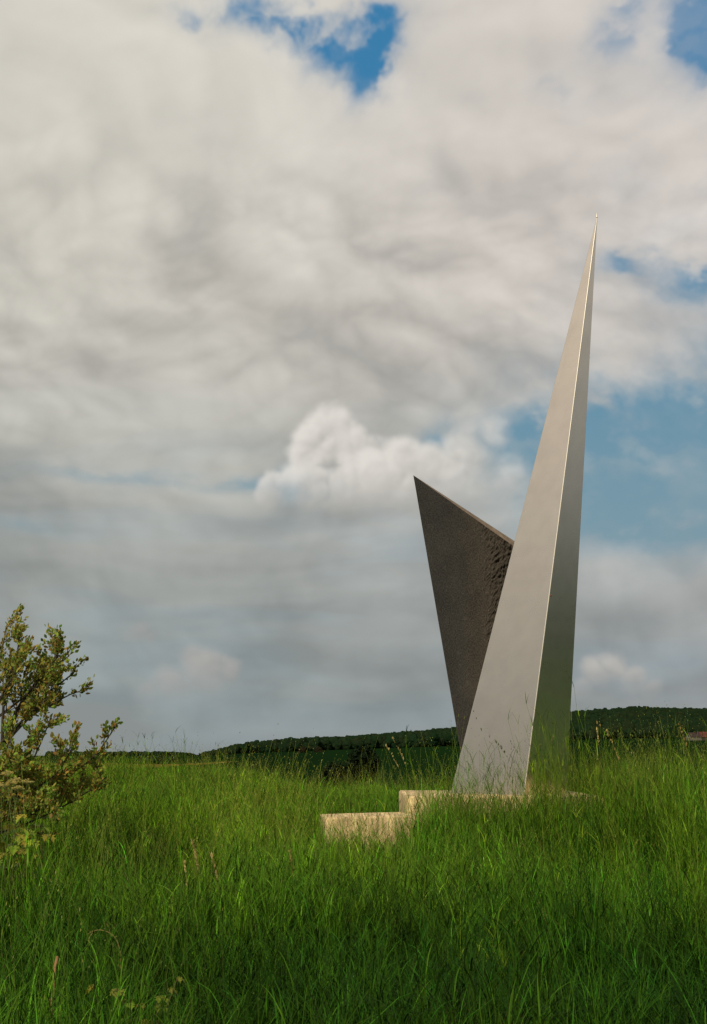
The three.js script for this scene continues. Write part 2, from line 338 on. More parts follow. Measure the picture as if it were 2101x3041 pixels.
farTree('low_bush', 'low dark bush in the valley just left of the dark round tree', 'bush', -2.6, -185, 0.7 - ground(-2.6, -185), 2.3, [0.009, 0.017, 0.007], 21);
farTree('low_bush', 'dark bush in front of the ochre field, nearest the shrub', 'bush', -66, -390, 3.8, 4.2, [0.02, 0.036, 0.014], 12);
farTree('low_bush', 'dark bush in front of the ochre field, middle of three', 'bush', -61.5, -392, 3.4, 3.8, [0.018, 0.034, 0.013], 13);
farTree('low_bush', 'dark bush in front of the ochre field, farthest from the shrub', 'bush', -57.5, -396, 3.1, 3.4, [0.02, 0.036, 0.014], 14);

// ---------------------------------------------------------------- farmhouses at the foot of the hill
function house(label, x, z, turn, w, d, wall, roofH, wallCol, roofCol) {
  const y = ground(x, z) - 0.3, t = base('farmhouse', [x, y, z], label, 'house'); t.rotation.y = turn;
  const s = new THREE.Shape([[-w / 2, 0], [w / 2, 0], [w / 2, wall], [0, wall + roofH], [-w / 2, wall]].map((q) => new THREE.Vector2(...q)));
  const g = new THREE.ExtrudeGeometry(s, { depth: d, bevelEnabled: false }); g.translate(0, 0, -d / 2);
  mesh('wall', g, new THREE.MeshStandardMaterial({ color: new THREE.Color(...wallCol), roughness: 0.9 }), t);
  const rm = new THREE.MeshStandardMaterial({ color: new THREE.Color(...roofCol), roughness: 0.9 }), sl = Math.hypot(w / 2, roofH) + 0.5, a = Math.atan2(roofH, w / 2);
  for (const k of [-1, 1]) { const p = mesh('roof', new THREE.BoxGeometry(sl, 0.22, d + 1), rm, t); p.position.set(k * (w / 4 + 0.1), wall + roofH / 2 + 0.12, 0); p.rotation.z = -k * a; }
  const glass = new THREE.MeshStandardMaterial({ color: new THREE.Color(0.03, 0.035, 0.04), roughness: 0.2 });
  for (const [q, h] of [[-w * 0.22, wall * 0.45], [w * 0.22, wall * 0.45], [0, wall + roofH * 0.25]]) { const p = mesh('window', new THREE.BoxGeometry(0.9, 1.2, 0.1), glass, t); p.position.set(q, h, d / 2 + 0.03); }
  mesh('chimney', new THREE.BoxGeometry(0.6, 1.6, 0.6), rm, t).position.set(w * 0.12, wall + roofH + 0.1, -d * 0.2);
  uniquePartNames(t);
}
house('pale gabled farmhouse with a dull brown roof below the forest', 249.5, -900, -1.15, 6.5, 9.5, 2.6, 3.0, [0.13, 0.115, 0.09], [0.03, 0.014, 0.011]);
house('farmhouse with a bright red tiled roof below the forest', 262.5, -905, -1.45, 8, 15, 2.4, 3.6, [0.04, 0.028, 0.02], [0.09, 0.016, 0.010]);

// ---------------------------------------------------------------- the monument: concrete blocks, steel spire, dark stone
const concreteTex = noiseTexture(512, (u, v) => { const x = u * 16, y = v * 16; const n = fbm(nA, x, y, 5), streak = fbm(nB, x * 2.6, y * 0.25, 4), g = nD(x * 14, y * 14); const k = 1 + 0.20 * n + 0.34 * streak + 0.08 * g - 0.25 * sstep(0.25, 0.6, fbm(nC, x * 0.7, y * 0.5, 4)); return [214 * k, 198 * k, 165 * k]; }, true);
const concreteBump = noiseTexture(512, (u, v) => { const x = u * 30, y = v * 30; const k = 128 + 60 * fbm(nC, x, y, 5, 0.7) - 70 * sstep(0.55, 0.7, nD(x * 1.3, y * 1.3)); return [k, k, k]; });
const concreteMat = new THREE.MeshStandardMaterial({ map: concreteTex, bumpMap: concreteBump, bumpScale: 0.006, roughness: 0.95, color: new THREE.Color(0.80, 0.70, 0.55) });
function bevelBlock(w, h, d, b, seed) {                         // slightly uneven block with worn bevelled edges
  const n = [w, h, d].map((t) => Math.ceil(t / 0.07) + 2);
  const g = new THREE.BoxGeometry(w, h, d, ...n), p = g.attributes.position, uv = g.attributes.uv, nr = g.attributes.normal;
  const line = (t, s, m) => { const i = Math.round((t / s + 0.5) * m); return i === 0 ? -s / 2 : i === m ? s / 2 : lerp(-s / 2 + b, s / 2 - b, (i - 1) / (m - 2)); };
  for (let i = 0; i < p.count; i++) {
    const k = [line(p.getX(i), w, n[0]), line(p.getY(i), h, n[1]), line(p.getZ(i), d, n[2])];
    const [x, y, z] = k;
    uv.setXY(i, (Math.abs(nr.getX(i)) > 0.5 ? z : x) * 0.4 + seed * 0.37, (Math.abs(nr.getY(i)) > 0.5 ? z : y) * 0.4);
    const ends = [w, h, d].map((s, j) => Math.abs(k[j]) > s / 2 - 1e-6);
    const wear = 1 + 0.8 * fbm(nA, (x + z) * 5 + seed, y * 5 + x * 3, 3);
    if (ends.filter(Boolean).length >= 2) for (let j = 0; j < 3; j++) if (ends[j]) k[j] -= Math.sign(k[j]) * b * 0.42 * wear;
    const o = 0.004 * fbm(nB, (x + z) * 4 + seed, y * 4 + x, 3);
    p.setXYZ(i, k[0] + o, k[1] + o, k[2] + o);
  }
  g.computeVertexNormals();
  return g;
}
// upper block x 0.667 .. 3.142, top 1.11, front z -15.4
const upper = tag(base('plinth_block', [1.905, 1.11, -16.8]), 'wide pale concrete block carrying the steel spire and the dark stone', 'plinth');
mesh('block', bevelBlock(2.475, 0.95, 2.8, 0.02, 1), concreteMat, upper).position.y = -0.475;
const lower = tag(base('plinth_block', [0.14, 0.897, -15.25]), 'smaller pale concrete block set lower, in front of the wide block', 'plinth');
mesh('block', bevelBlock(1.06, 0.8, 0.95, 0.022, 2), concreteMat, lower).position.y = -0.4;
lower.rotation.set(0, 0.10, 0.022);

const steelRough = noiseTexture(512, (u, v) => { const x = u * 12, y = v * 12; const k = 118 + 7 * fbm(nA, x, y, 5) + 5 * fbm(nB, x * 2, y * 2, 3) + 6 * nD(x * 20, y * 20); return [k, k, k]; });
const steelTint = noiseTexture(512, (u, v) => { const x = u * 9, y = v * 9; const k = 1 + 0.03 * fbm(nC, x, y, 5) + 0.02 * fbm(nB, x * 2, y * 2, 3); return [226 * k, 214 * k, 200 * k]; }, true);
const steelMat = new THREE.MeshStandardMaterial({ map: steelTint, color: new THREE.Color(1, 1, 1), metalness: 1, roughness: 0.62, roughnessMap: steelRough, side: THREE.DoubleSide });
const edgeMat = new THREE.MeshStandardMaterial({ color: new THREE.Color(0.62, 0.58, 0.51), metalness: 1, roughness: 0.55, side: THREE.DoubleSide });
{
  const O = V(2.2, 1.11, -16.6), spire = tag(base('steel_spire', O.toArray()), 'tall leaning brushed steel spire tapering to a point', 'sculpture');
  const L = V(1.296, 1.11, -16.6).sub(O), F = V(2.191, 1.11, -15.9).sub(O), R = V(2.853, 1.11, -16.6).sub(O), B = V(1.98, 1.11, -17.25).sub(O), A = V(3.372, 8.953, -15.5).sub(O);
  const C = [L, F, R, B], rise = A.y;
  const rb = 0.010;                                              // the folded edge keeps its width all the way up
  const at = (k, t) => C[k].clone().lerp(A, t);
  const N = 24, T1 = 0.991;
  const lvl = (i) => T1 * i / N;
  const off = (k, j, t) => { const p = at(k, t), q = at(j, t), d = q.sub(p), l = d.length(); return p.addScaledVector(d.normalize(), Math.min(rb, l * 0.42)); };
  for (let k = 0; k < 4; k++) {
    const j = (k + 1) % 4, b = new Build(), nrm = C[j].clone().sub(C[k]).cross(A.clone().sub(C[k])).normalize().negate();
    const out = nrm.dot(C[k].clone().add(C[j])) < 0 ? nrm.negate() : nrm, n = out.toArray();
    for (let i = 0; i <= N; i++) { const t = lvl(i), p = off(k, j, t), q = off(j, k, t); b.v(p.x, p.y, p.z, null, n, [0, t * rise * 0.35 + k * 0.31]); b.v(q.x, q.y, q.z, null, n, [p.distanceTo(q) * 0.35, t * rise * 0.35 + k * 0.31]); }
    for (let i = 0; i < N; i++) { const a = i * 2; b.t(a, a + 1, a + 2); b.t(a + 1, a + 3, a + 2); }
    mesh('steel_panel', b.geo(), steelMat, spire);
  }
  for (let k = 0; k < 4; k++) {                                  // rounded folds
    const p0 = (k + 3) % 4, j = (k + 1) % 4, b = new Build(), S = 4;
    for (let i = 0; i <= N; i++) { const t = lvl(i), P = off(k, p0, t), Q = off(k, j, t), c = at(k, t); for (let s = 0; s <= S; s++) { const u = s / S; const x = P.clone().multiplyScalar((1 - u) * (1 - u)).addScaledVector(c, 2 * u * (1 - u)).addScaledVector(Q, u * u); b.v(x.x, x.y, x.z); } }
    for (let i = 0; i < N; i++) for (let s = 0; s < S; s++) { const a = i * (S + 1) + s; b.t(a, a + 1, a + S + 1); b.t(a + 1, a + S + 2, a + S + 1); }
    mesh('folded_edge', b.geo(), edgeMat, spire);
  }
  const tipY = A.clone().lerp(L, 0.009), tip = new THREE.CylinderGeometry(0.006, 0.012, 0.06, 8); tip.translate(A.x - 0.012, A.y - 0.035, A.z - 0.01);
  mesh('tip_cap', tip, edgeMat, spire);
  const rustDisc = new THREE.CylinderGeometry(0.012, 0.012, 0.012, 10); rustDisc.rotateX(Math.PI / 2); rustDisc.rotateY(rad(43));
  const rp = at(1, 0.327); mesh('rust_spot', rustDisc, new THREE.MeshStandardMaterial({ color: new THREE.Color(0.16, 0.06, 0.02), roughness: 0.8 }), spire).position.set(rp.x + 0.03, rp.y, rp.z - 0.024);  // small brown disc standing for a rust spot on the steel
  uniquePartNames(spire);
}

// dark stone: smooth to the left, chiselled towards the spire
{
  const O = V(1.86, 1.11, -17.75), stone = tag(base('dark_stone', O.toArray()), 'dark stone shard leaning away behind the steel spire', 'sculpture');
  const T = V(0.896, 5.726, -17.6).sub(O), S = V(2.56, 4.46, -17.42).sub(O), BL = V(1.638, 1.10, -17.6).sub(O), BR = V(2.10, 1.10, -17.46).sub(O);
  const T2 = V(0.90, 5.74, -17.66).sub(O), S2 = V(2.56, 4.655, -17.78).sub(O), BL2 = V(1.65, 1.10, -17.95).sub(O), BR2 = V(2.10, 1.10, -17.95).sub(O);
  const mat = new THREE.MeshPhysicalMaterial({ vertexColors: true, roughness: 0.85, specularIntensity: 0.35, side: THREE.DoubleSide });
  const N = 260, M = 640, b = new Build();
  const fn = BR.clone().sub(BL).cross(T.clone().sub(BL)).normalize(); if (fn.z < 0) fn.negate();
  for (let i = 0; i <= M; i++) for (let k = 0; k <= N; k++) {
    const t = i / M, u = k / N;
    const l = BL.clone().lerp(T, t), r = BR.clone().lerp(S, t), p = l.lerp(r, u);
    // chisel strokes run down to the left, at a slant
    const a = (p.x * 0.5 + p.y * 0.866), c = (-p.x * 0.866 + p.y * 0.5);
    const edge = sstep(0.56, 0.84, u + 0.16 * nA(p.x * 2.2, p.y * 1.7)), inb = clamp(k / 3) * clamp((N - k) / 3) * clamp((M - i) / 4);
    const stroke = nB(a * 10, c * 38 + 2 * nA(a * 4, c * 6)) + 0.7 * nC(a * 17, c * 60);
    const pits = fbm(nD, p.x * 26, p.y * 17, 3, 0.7);
    const d = (edge * (0.036 * stroke - 0.013) + (0.15 + 0.85 * sstep(0.3, 0.6, u)) * 0.006 * pits) * inb;
    p.addScaledVector(fn, d);
    const fine = nD(p.x * 60, p.y * 55), blot = fbm(nA, p.x * 2.4, p.y * 1.6, 4), warm = sstep(0.15, 0.7, u + 0.15 * blot);
    const m = 1 + 0.7 * fine + 0.35 * blot + 0.35 * sstep(0.1, 0.7, fbm(nC, p.x * 11, p.y * 9, 3));
    b.v(p.x, p.y, p.z, [m * lerp(0.029, 0.046, warm), m * lerp(0.028, 0.038, warm), m * lerp(0.026, 0.030, warm)]);
  }
  for (let i = 0; i < M; i++) for (let k = 0; k < N; k++) { const a = i * (N + 1) + k; b.t(a, a + 1, a + N + 1); b.t(a + 1, a + N + 2, a + N + 1); }
  mesh('chiselled_face', b.geo(), mat, stone);
  const quad = (name, P, n, m, col) => { const q = new Build(); for (let i = 0; i <= m; i++) for (let k = 0; k <= n; k++) { const u = k / n, t = i / m, p = P[0].clone().lerp(P[1], u).lerp(P[3].clone().lerp(P[2], u), t); const f = 1 + 0.4 * nD(p.x * 40, p.y * 40 + p.z * 33) + 0.4 * fbm(nA, p.x * 5, p.z * 5, 3); q.v(p.x, p.y, p.z, col.map((c) => c * f)); } for (let i = 0; i < m; i++) for (let k = 0; k < n; k++) { const a = i * (n + 1) + k; q.t(a, a + 1, a + n + 1); q.t(a + 1, a + n + 2, a + n + 1); } return mesh(name, q.geo(), mat, stone); };
  quad('upper_edge', [T, S, S2, T2], 90, 10, [0.17, 0.125, 0.088]);  // top strip coloured lighter than the stone to carry sunlight falling on it
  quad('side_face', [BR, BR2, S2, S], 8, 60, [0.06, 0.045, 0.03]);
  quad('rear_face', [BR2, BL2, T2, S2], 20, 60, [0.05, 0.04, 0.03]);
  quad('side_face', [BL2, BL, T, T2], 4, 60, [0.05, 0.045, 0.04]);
  uniquePartNames(stone);
}

// ---------------------------------------------------------------- meadow grass
const GRASS = { deep: [0.016, 0.080, 0.007], green: [0.046, 0.155, 0.009], yellow: [0.150, 0.235, 0.012], straw: [0.22, 0.16, 0.045] };
const mixc = (a, b, t) => [lerp(a[0], b[0], t), lerp(a[1], b[1], t), lerp(a[2], b[2], t)];
function blade(b, o, az, L, w, th0, bend, col, seg = 5, twist = 0) {
  let x = o[0], y = o[1], z = o[2], prev = null;
  for (let i = 0; i <= seg; i++) {
    const s = i / seg, th = th0 + bend * Math.pow(s, 1.6), ww = w * (i === 0 ? 0.7 : Math.pow(1 - s, 0.55)) * 0.5, q = az + Math.PI / 2 + twist * s;
    const sx = Math.cos(q) * ww, sz = Math.sin(q) * ww, c = mixc(mixc(col, GRASS.yellow, 0.15 * (1 - s)), col, clamp(s * 2));
    if (i === seg) { const a = b.v(x, y, z, c); b.t(prev[0], prev[1], a); break; }
    const a = b.v(x - sx, y, z - sz, c), d = b.v(x + sx, y, z + sz, c);
    if (prev) { b.t(prev[0], prev[1], a); b.t(prev[1], d, a); }
    prev = [a, d];
    const l = L / seg; x += Math.sin(th) * Math.cos(az) * l; z += Math.sin(th) * Math.sin(az) * l; y += Math.cos(th) * l;
  }
}
function culm(b, R, o, az, L, th0, bend, col, headCol, headLen, fluff, size = 1.1) {   // a flowering stem with its seed head
  let x = o[0], y = o[1], z = o[2]; const seg = 8; let prev = null;
  const w = 0.0032;
  for (let i = 0; i <= seg; i++) {
    const s = i / seg, th = th0 + bend * s * s, ww = w * (1 - 0.55 * s) * 0.5;
    const ring = [0, 1, 2].map((k) => { const q = az + k * 2.094; return b.v(x + Math.cos(q) * ww, y, z + Math.sin(q) * ww, mixc(col, headCol, s * s)); });
    if (prev) for (let k = 0; k < 3; k++) { const m = (k + 1) % 3; b.t(prev[k], prev[m], ring[k]); b.t(prev[m], ring[m], ring[k]); }
    prev = ring;
    const l = L / seg;
    if (s * L > L - headLen) for (let n = 0; n < fluff; n++) {
      const q = R() * 6.283, f = R(), up = 0.35 + 0.5 * R(), len = (0.014 + 0.02 * R()) * (1.15 - 0.6 * s) * (0.5 + 0.5 * size), hx = x + Math.sin(th) * Math.cos(az) * l * f, hy = y + Math.cos(th) * l * f, hz = z + Math.sin(th) * Math.sin(az) * l * f;
      const ex = hx + Math.cos(q) * len * (1 - up), ey = hy + len * up * 1.5, ez = hz + Math.sin(q) * len * (1 - up), sx = -Math.sin(q) * 0.0026 * size, sz = Math.cos(q) * 0.0026 * size, m = 0.75 + 0.5 * R(), c = headCol.map((t) => t * m);
      const a = b.v(hx, hy, hz, c), d = b.v((hx + ex) / 2 + sx, (hy + ey) / 2, (hz + ez) / 2 + sz, c), e = b.v(ex, ey, ez, c), g = b.v((hx + ex) / 2 - sx, (hy + ey) / 2, (hz + ez) / 2 - sz, c);
      b.t(a, d, e); b.t(a, e, g);
    }
    x += Math.sin(th) * Math.cos(az) * l; z += Math.sin(th) * Math.sin(az) * l; y += Math.cos(th) * l;
  }
}
const grassMat = new THREE.MeshPhysicalMaterial({ vertexColors: true, roughness: 0.7, specularIntensity: 0.12, side: THREE.DoubleSide });
// a leafy stem: short blades leave it on all sides, higher up
function leafyStem(b, R, o, L, col, head) {
  let x = o[0], y = o[1], z = o[2], prev = null; const az = R() * 6.283, th0 = 0.02 + 0.14 * R(), bend = 0.1 + 0.5 * R() * R(), seg = 5;
  for (let i = 0; i <= seg; i++) {
    const s = i / seg, th = th0 + bend * s * s, ww = 0.0021 * (1 - 0.5 * s);
    const ring = [0, 1, 2].map((k) => { const q = az + k * 2.094; return b.v(x + Math.cos(q) * ww, y, z + Math.sin(q) * ww, mixc(col, GRASS.yellow, 0.25 + 0.4 * s)); });
    if (prev) for (let k = 0; k < 3; k++) { const m = (k + 1) % 3; b.t(prev[k], prev[m], ring[k]); b.t(prev[m], ring[m], ring[k]); }
    prev = ring;
    if (i >= 1 && i < seg + (head ? 0 : 1)) for (let k = 0; k < (i > 1 && R() < 0.6 ? 2 : 1); k++) { const m = 0.45 + 1.2 * R() * R(); blade(b, [x, y, z], R() * 6.283, (0.13 + 0.2 * R()) * (1.1 - 0.35 * s), 0.0040 + 0.0040 * R(), 0.15 + 0.5 * R(), 0.5 + 1.7 * R(), col.map((t) => t * m), 5, (R() - 0.5) * 2); }
    const l = L / seg; x += Math.sin(th) * Math.cos(az) * l; z += Math.sin(th) * Math.sin(az) * l; y += Math.cos(th) * l;
  }
}
// a patch of turf: many blades standing in loose tufts
function patch(seed, n, rad0, arch, yel, len, dry, culms, straw, stems = 0, stemLen = 1) {
  const R = rng(seed), b = new Build(), tufts = [];
  const nt = Math.max(3, Math.round(n / 11));
  for (let i = 0; i < nt; i++) { const q = R() * 6.283, d = rad0 * Math.sqrt(R()); tufts.push([d * Math.cos(q), d * Math.sin(q), 0.55 + 0.65 * R(), R() < arch ? 1 : 0, R(), R() * 6.283, 0.5 + 0.85 * R()]); }
  for (let i = 0; i < n; i++) {
    const T = tufts[i % nt], q = R() * 6.283, d = 0.075 * Math.sqrt(R()), m = (0.42 + 1.25 * R() * R()) * T[6];
    const c = mixc(mixc(GRASS.deep, GRASS.green, R()), GRASS.yellow, clamp(yel * (0.35 * R() + 0.75 * T[4]))).map((t) => t * m);
    const o = [T[0] + d * Math.cos(q), 0, T[1] + d * Math.sin(q)];
    if (R() < dry) { blade(b, [o[0], 0.05 + 0.3 * R(), o[2]], R() * 6.283, 0.18 + 0.36 * R(), 0.004, 0.5 + 1.0 * R(), 0.9 * R(), mixc([0.10, 0.055, 0.016], GRASS.straw, R() * 0.7).map((t) => t * m), 4); continue; }
    if (T[3]) blade(b, o, q * 0.4 + T[5] + (R() - 0.5) * 2.0, (0.60 + 0.45 * R()) * T[2] * len, 0.0038 + 0.0036 * R(), 0.06 + 0.35 * R(), 0.9 + 2.1 * R(), c, 6, (R() - 0.5) * 1.5);
    else blade(b, o, R() * 6.283, (0.50 + 0.42 * R()) * T[2] * len, 0.0034 + 0.0034 * R(), 0.02 + 0.30 * R(), 0.2 + 1.8 * R() * R(), c, 5, (R() - 0.5) * 2);
  }
  for (let i = 0; i < stems; i++) { const T = tufts[(R() * nt) | 0], m = (0.7 + 0.6 * R()) * T[6]; leafyStem(b, R, [T[0] + 0.12 * (R() - 0.5), 0, T[1] + 0.12 * (R() - 0.5)], (0.42 + 0.34 * R()) * stemLen * (0.75 + 0.3 * T[2]), mixc(mixc(GRASS.deep, GRASS.green, 0.3 + 0.7 * R()), GRASS.yellow, clamp(yel * (0.3 * R() + 0.7 * T[4]))).map((t) => t * m), 0); }
  for (let i = 0; i < culms; i++) { const q = R() * 6.283, d = rad0 * Math.sqrt(R()); culm(b, R, [d * Math.cos(q), 0, d * Math.sin(q)], Math.PI + (R() - 0.5) * 2.6, (0.95 + 0.55 * R()) * len, 0.03 + 0.16 * R(), 0.15 + 0.55 * R(), mixc(GRASS.green, GRASS.yellow, 0.5 + 0.4 * R()), mixc([0.17, 0.17, 0.03], GRASS.straw, straw * R()), 0.10 + 0.08 * R(), 4); }
  return b.geo();
}
{
  const kinds = [];
  for (let k = 0; k < 6; k++) kinds.push(['arching_grass', patch(101 + k, 66, 0.36, 0.85, 0.35 + 0.12 * k, 1, 0.035, 0, 0, 9, 0.95)]);
  for (let k = 0; k < 6; k++) kinds.push(['upright_grass', patch(131 + k, 48, 0.36, 0.25, 0.45 + 0.13 * k, 0.95, 0.03, 4 + k % 3, 0.3 + 0.12 * k, 20, 1)]);
  for (let k = 0; k < 3; k++) kinds.push(['small_tuft', patch(161 + k, 16, 0.10, 0.3, 0.6 + 0.2 * k, 0.95, 0.03, 1, 0.4, 4, 1)]);
  for (let k = 0; k < 2; k++) kinds.push(['dry_litter', patch(171 + k, 60, 0.22, 0.5, 0.5, 0.7, 0.6, 0, 0)]);
  for (let k = 0; k < 3; k++) kinds.push(['tall_stems', patch(181 + k, 10, 0.22, 0.3, 0.7 + 0.2 * k, 0.9, 0.02, 4, 0.3 + 0.3 * k, 11, 1.75)]);
  const spots = kinds.map(() => []), R = rng(77), dummy = new THREE.Object3D();
  const put = (k, x, z, s, sy, lean, tint) => { dummy.position.set(x, ground(x, z) - 0.02, z); dummy.rotation.set((R() - 0.5) * 0.16, R() * 6.283, (R() - 0.5) * 0.16 + lean, 'XZY'); dummy.scale.set(s, s * sy, s); dummy.updateMatrix(); spots[k].push([dummy.matrix.clone(), tint]); };
  const inBlock = (x, z, m) => (x > 0.66 - m && x < 3.16 + m && z < -15.38 + m && z > -18.22 - m) || (x > -0.40 - m && x < 0.68 + m && z < -14.76 + m && z > -15.74 - m);
  const plant = (x, z) => {
    const r = Math.hypot(x, z), small = inBlock(x, z, 0.42);
    if (inBlock(x, z, 0.07)) return;
    const clump = fbm(nA, x * 0.75 + 9, z * 0.75, 3), tone = fbm(nB, x * 0.28 + 4, z * 0.28, 3), fineN = nC(x * 1.3, z * 1.3);
    const hollow = sstep(-0.2, -0.5, clump);                       // low pockets between clumps, with more litter and their shade tinted in
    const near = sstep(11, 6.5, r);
    let H = 0.78 + 0.66 * clump + 0.32 * fineN;
    H *= lerp(0.98, 0.82, sstep(9, 15, r)) * lerp(1, 0.66, sstep(16, 21, r));
    H *= 1 + 0.28 * sstep(2.6, 4.2, x) * sstep(6, 9, -z);
    if (z > -14.8 && z < -12.4 && x > -0.9 && x < 0.75) H *= 0.74; else if (z > -15.6 && z < -13 && x >= 0.75 && x < 3.6) H = 0.8 * H + lerp(0.31, 0.40, sstep(1.0, 1.8, x));
    if (z < -17.9 || (x < 0.75 && z < -15.7)) H = H * 0.95 + 0.14;         // thinner in front of the low block
    H = clamp(H, 0.28, 1.4);
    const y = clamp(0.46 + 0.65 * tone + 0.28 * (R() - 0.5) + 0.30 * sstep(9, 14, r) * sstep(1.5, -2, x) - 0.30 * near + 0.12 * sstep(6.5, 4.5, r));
    const m = (0.60 + 0.78 * R()) * lerp(1, 0.6, hollow) * lerp(0.94, lerp(0.62, 0.42, sstep(-1.2, 0.3, x + 0.4 * tone)), near) * (1 + 0.4 * fineN) * (1 + 0.35 * clump);  // shade of the pockets goes into this tint; lusher foreground is darker too
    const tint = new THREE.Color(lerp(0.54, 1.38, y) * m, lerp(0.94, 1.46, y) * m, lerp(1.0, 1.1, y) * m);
    const arch = clamp(0.38 + 0.6 * near + 0.9 * nD(x * 0.4 + 30, z * 0.4)), t = R();
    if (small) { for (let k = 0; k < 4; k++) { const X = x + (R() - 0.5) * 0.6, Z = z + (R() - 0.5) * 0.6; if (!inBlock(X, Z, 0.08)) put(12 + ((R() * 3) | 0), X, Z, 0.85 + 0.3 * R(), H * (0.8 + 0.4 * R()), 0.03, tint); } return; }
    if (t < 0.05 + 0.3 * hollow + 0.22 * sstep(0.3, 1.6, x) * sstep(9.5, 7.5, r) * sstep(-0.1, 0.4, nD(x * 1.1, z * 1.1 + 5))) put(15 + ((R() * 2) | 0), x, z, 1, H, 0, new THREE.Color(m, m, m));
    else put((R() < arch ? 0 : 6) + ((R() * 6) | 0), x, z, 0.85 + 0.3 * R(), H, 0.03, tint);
  };
  const tall = (x, z, sy) => { if (inBlock(x, z, 0.16)) return; const m = 0.75 + 0.5 * R(), y = R(); put(17 + ((R() * 3) | 0), x, z, 0.8 + 0.4 * R(), sy * (0.75 + 0.5 * R()), 0.06, new THREE.Color(lerp(0.65, 1.2, y) * m, lerp(0.8, 1.1, y) * m, m)); };
  for (let i = 0; i < 30; i++) tall(0.85 + 2.6 * R(), -13.7 - 1.3 * R(), 0.92);
  for (let i = 0; i < 26; i++) tall(1.7 + 1.7 * R(), -14.0 - 1.1 * R(), 1.0);
  for (let i = 0; i < 60; i++) tall(2.75 + 2.2 * R(), -11.2 - 3.4 * R(), 0.88);
  for (let i = 0; i < 8; i++) tall(0.65 + 0.9 * R(), -14.2 - 0.8 * R(), 0.8);
  for (let i = 0; i < 70; i++) { const a = rad(-17 + 36 * R()), r = lerp(7, 21, R()); tall(r * Math.sin(a), -r * Math.cos(a), 0.62); }
  for (let i = 0; i < 40; i++) tall(-8 + 7.2 * R(), -16 - 6 * R(), 0.75);
  // dense where it is looked at, thinner to the sides
  for (let i = 0; i < 3900; i++) { const a = rad(-24 + 48 * R()), r = Math.sqrt(lerp(9, 30 * 30, R())); plant(r * Math.sin(a), -r * Math.cos(a)); }
  for (let i = 0; i < 420; i++) { const a = rad(-26 + 52 * R()), r = Math.sqrt(lerp(9, 10 * 10, R())); plant(r * Math.sin(a), -r * Math.cos(a)); }
  for (let i = 0; i < 520; i++) plant(-1.2 + 5.4 * R(), -15.5 + 2.4 * R());
  for (let i = 0; i < 5200; i++) { const x = -24 + 56 * R(), z = -36 + 40 * R(), az = Math.abs(azOf(x, z)), r = Math.hypot(x, z); if (r < 2.4 || (az < 23 && r < 30)) continue; plant(x, z); }
  const G = new THREE.Group(); G.name = 'meadow_grass'; scene.add(G); tag(G, 'long uncut meadow grass covering the slope around the monument', 'grass', null, 'stuff');
  kinds.forEach(([name, geo], k) => { const im = new THREE.InstancedMesh(geo, grassMat, spots[k].length); spots[k].forEach(([M, c], i) => { im.setMatrixAt(i, M); im.setColorAt(i, c); }); im.name = name; im.userData.kind = 'stuff'; im.castShadow = im.receiveShadow = true; G.add(im); });
  uniquePartNames(G);
}

// single stems that stand out
function seedStem(label, top, z, x, droop, leanAz, headCol, fluff, headLen, seed, len, size = 3) {
  const R = rng(seed), y = ground(x, z), b = new Build(), h = len ?? (top - y);
  const s = base('grass_stem', [x, y - 0.02, z], label, 'grass stem');
  culm(b, R, [0, 0, 0], leanAz, h * 1.06, 0.06, droop, mixc(GRASS.green, GRASS.yellow, 0.7), headCol, headLen, Math.round(fluff * 1.7), size);
  mesh('stem', b.geo(), grassMat, s);
  const l = new Build(); for (let k = 0; k < 2; k++) blade(l, [0, h * (0.2 + 0.25 * k), 0], leanAz + (k ? 1.2 : -1.4) + R(), 0.3 + 0.1 * R(), 0.006, 0.3, 0.9, mixc(GRASS.green, GRASS.yellow, 0.5), 5);
  mesh('leaf_blade', l.geo(), grassMat, s);
}
const PALE = [0.34, 0.27, 0.10], TAN = [0.25, 0.18, 0.06], GREENISH = [0.13, 0.16, 0.03];
seedStem('pale seeded grass stem left of the spire foot, nearer the low block', 1.60, -14.6, 0.74, 0.55, Math.PI, PALE, 9, 0.30, 201);
seedStem('pale seeded grass stem left of the spire foot, nearer the spire', 1.63, -14.6, 0.80, 0.45, Math.PI * 0.96, PALE, 9, 0.34, 202);
seedStem('green drooping grass stem in front of the pale steel face', 1.72, -14.0, 2.05, 0.75, Math.PI, [0.06, 0.075, 0.02], 6, 0.24, 203);
seedStem('tallest bent green grass stem right of the spire', 2.0, -13.0, 3.30, 1.0, Math.PI, GREENISH, 3, 0.22, 204, 1.45);
seedStem('tall green grass stem with a nodding pale head right of the spire', 1.84, -13.0, 3.16, 0.8, Math.PI * 1.05, TAN, 6, 0.18, 205);
seedStem('tall thin grass stem with a sharp kink near the farmhouses', 1.93, -13.2, 3.56, 1.2, Math.PI, GREENISH, 2, 0.2, 206);
seedStem('straw coloured slanting grass head beside the right side of the spire', 1.68, -13.4, 3.05, 0.35, Math.PI, TAN, 8, 0.22, 207);
seedStem('short upright catkin-like grass head against the dark field', 1.66, -13.6, 2.82, 0.04, Math.PI, PALE, 10, 0.07, 208);
seedStem('straw grass stem at the edge of the view below the farmhouses', 1.72, -13.0, 3.68, 0.25, Math.PI, TAN, 7, 0.26, 209);
seedStem('pale stout grass head in the open grass, tallest of its clump', 0.92, -8.5, -0.985, 0.18, Math.PI, PALE, 14, 0.20, 210);
seedStem('pale stout grass head in the open grass, behind the tallest of its clump', 0.84, -8.6, -0.86, 0.25, Math.PI, PALE, 12, 0.16, 211);
seedStem('thin pale grass head in the open grass, lowest of its clump', 0.80, -8.4, -1.06, 0.1, Math.PI, PALE, 9, 0.14, 212);
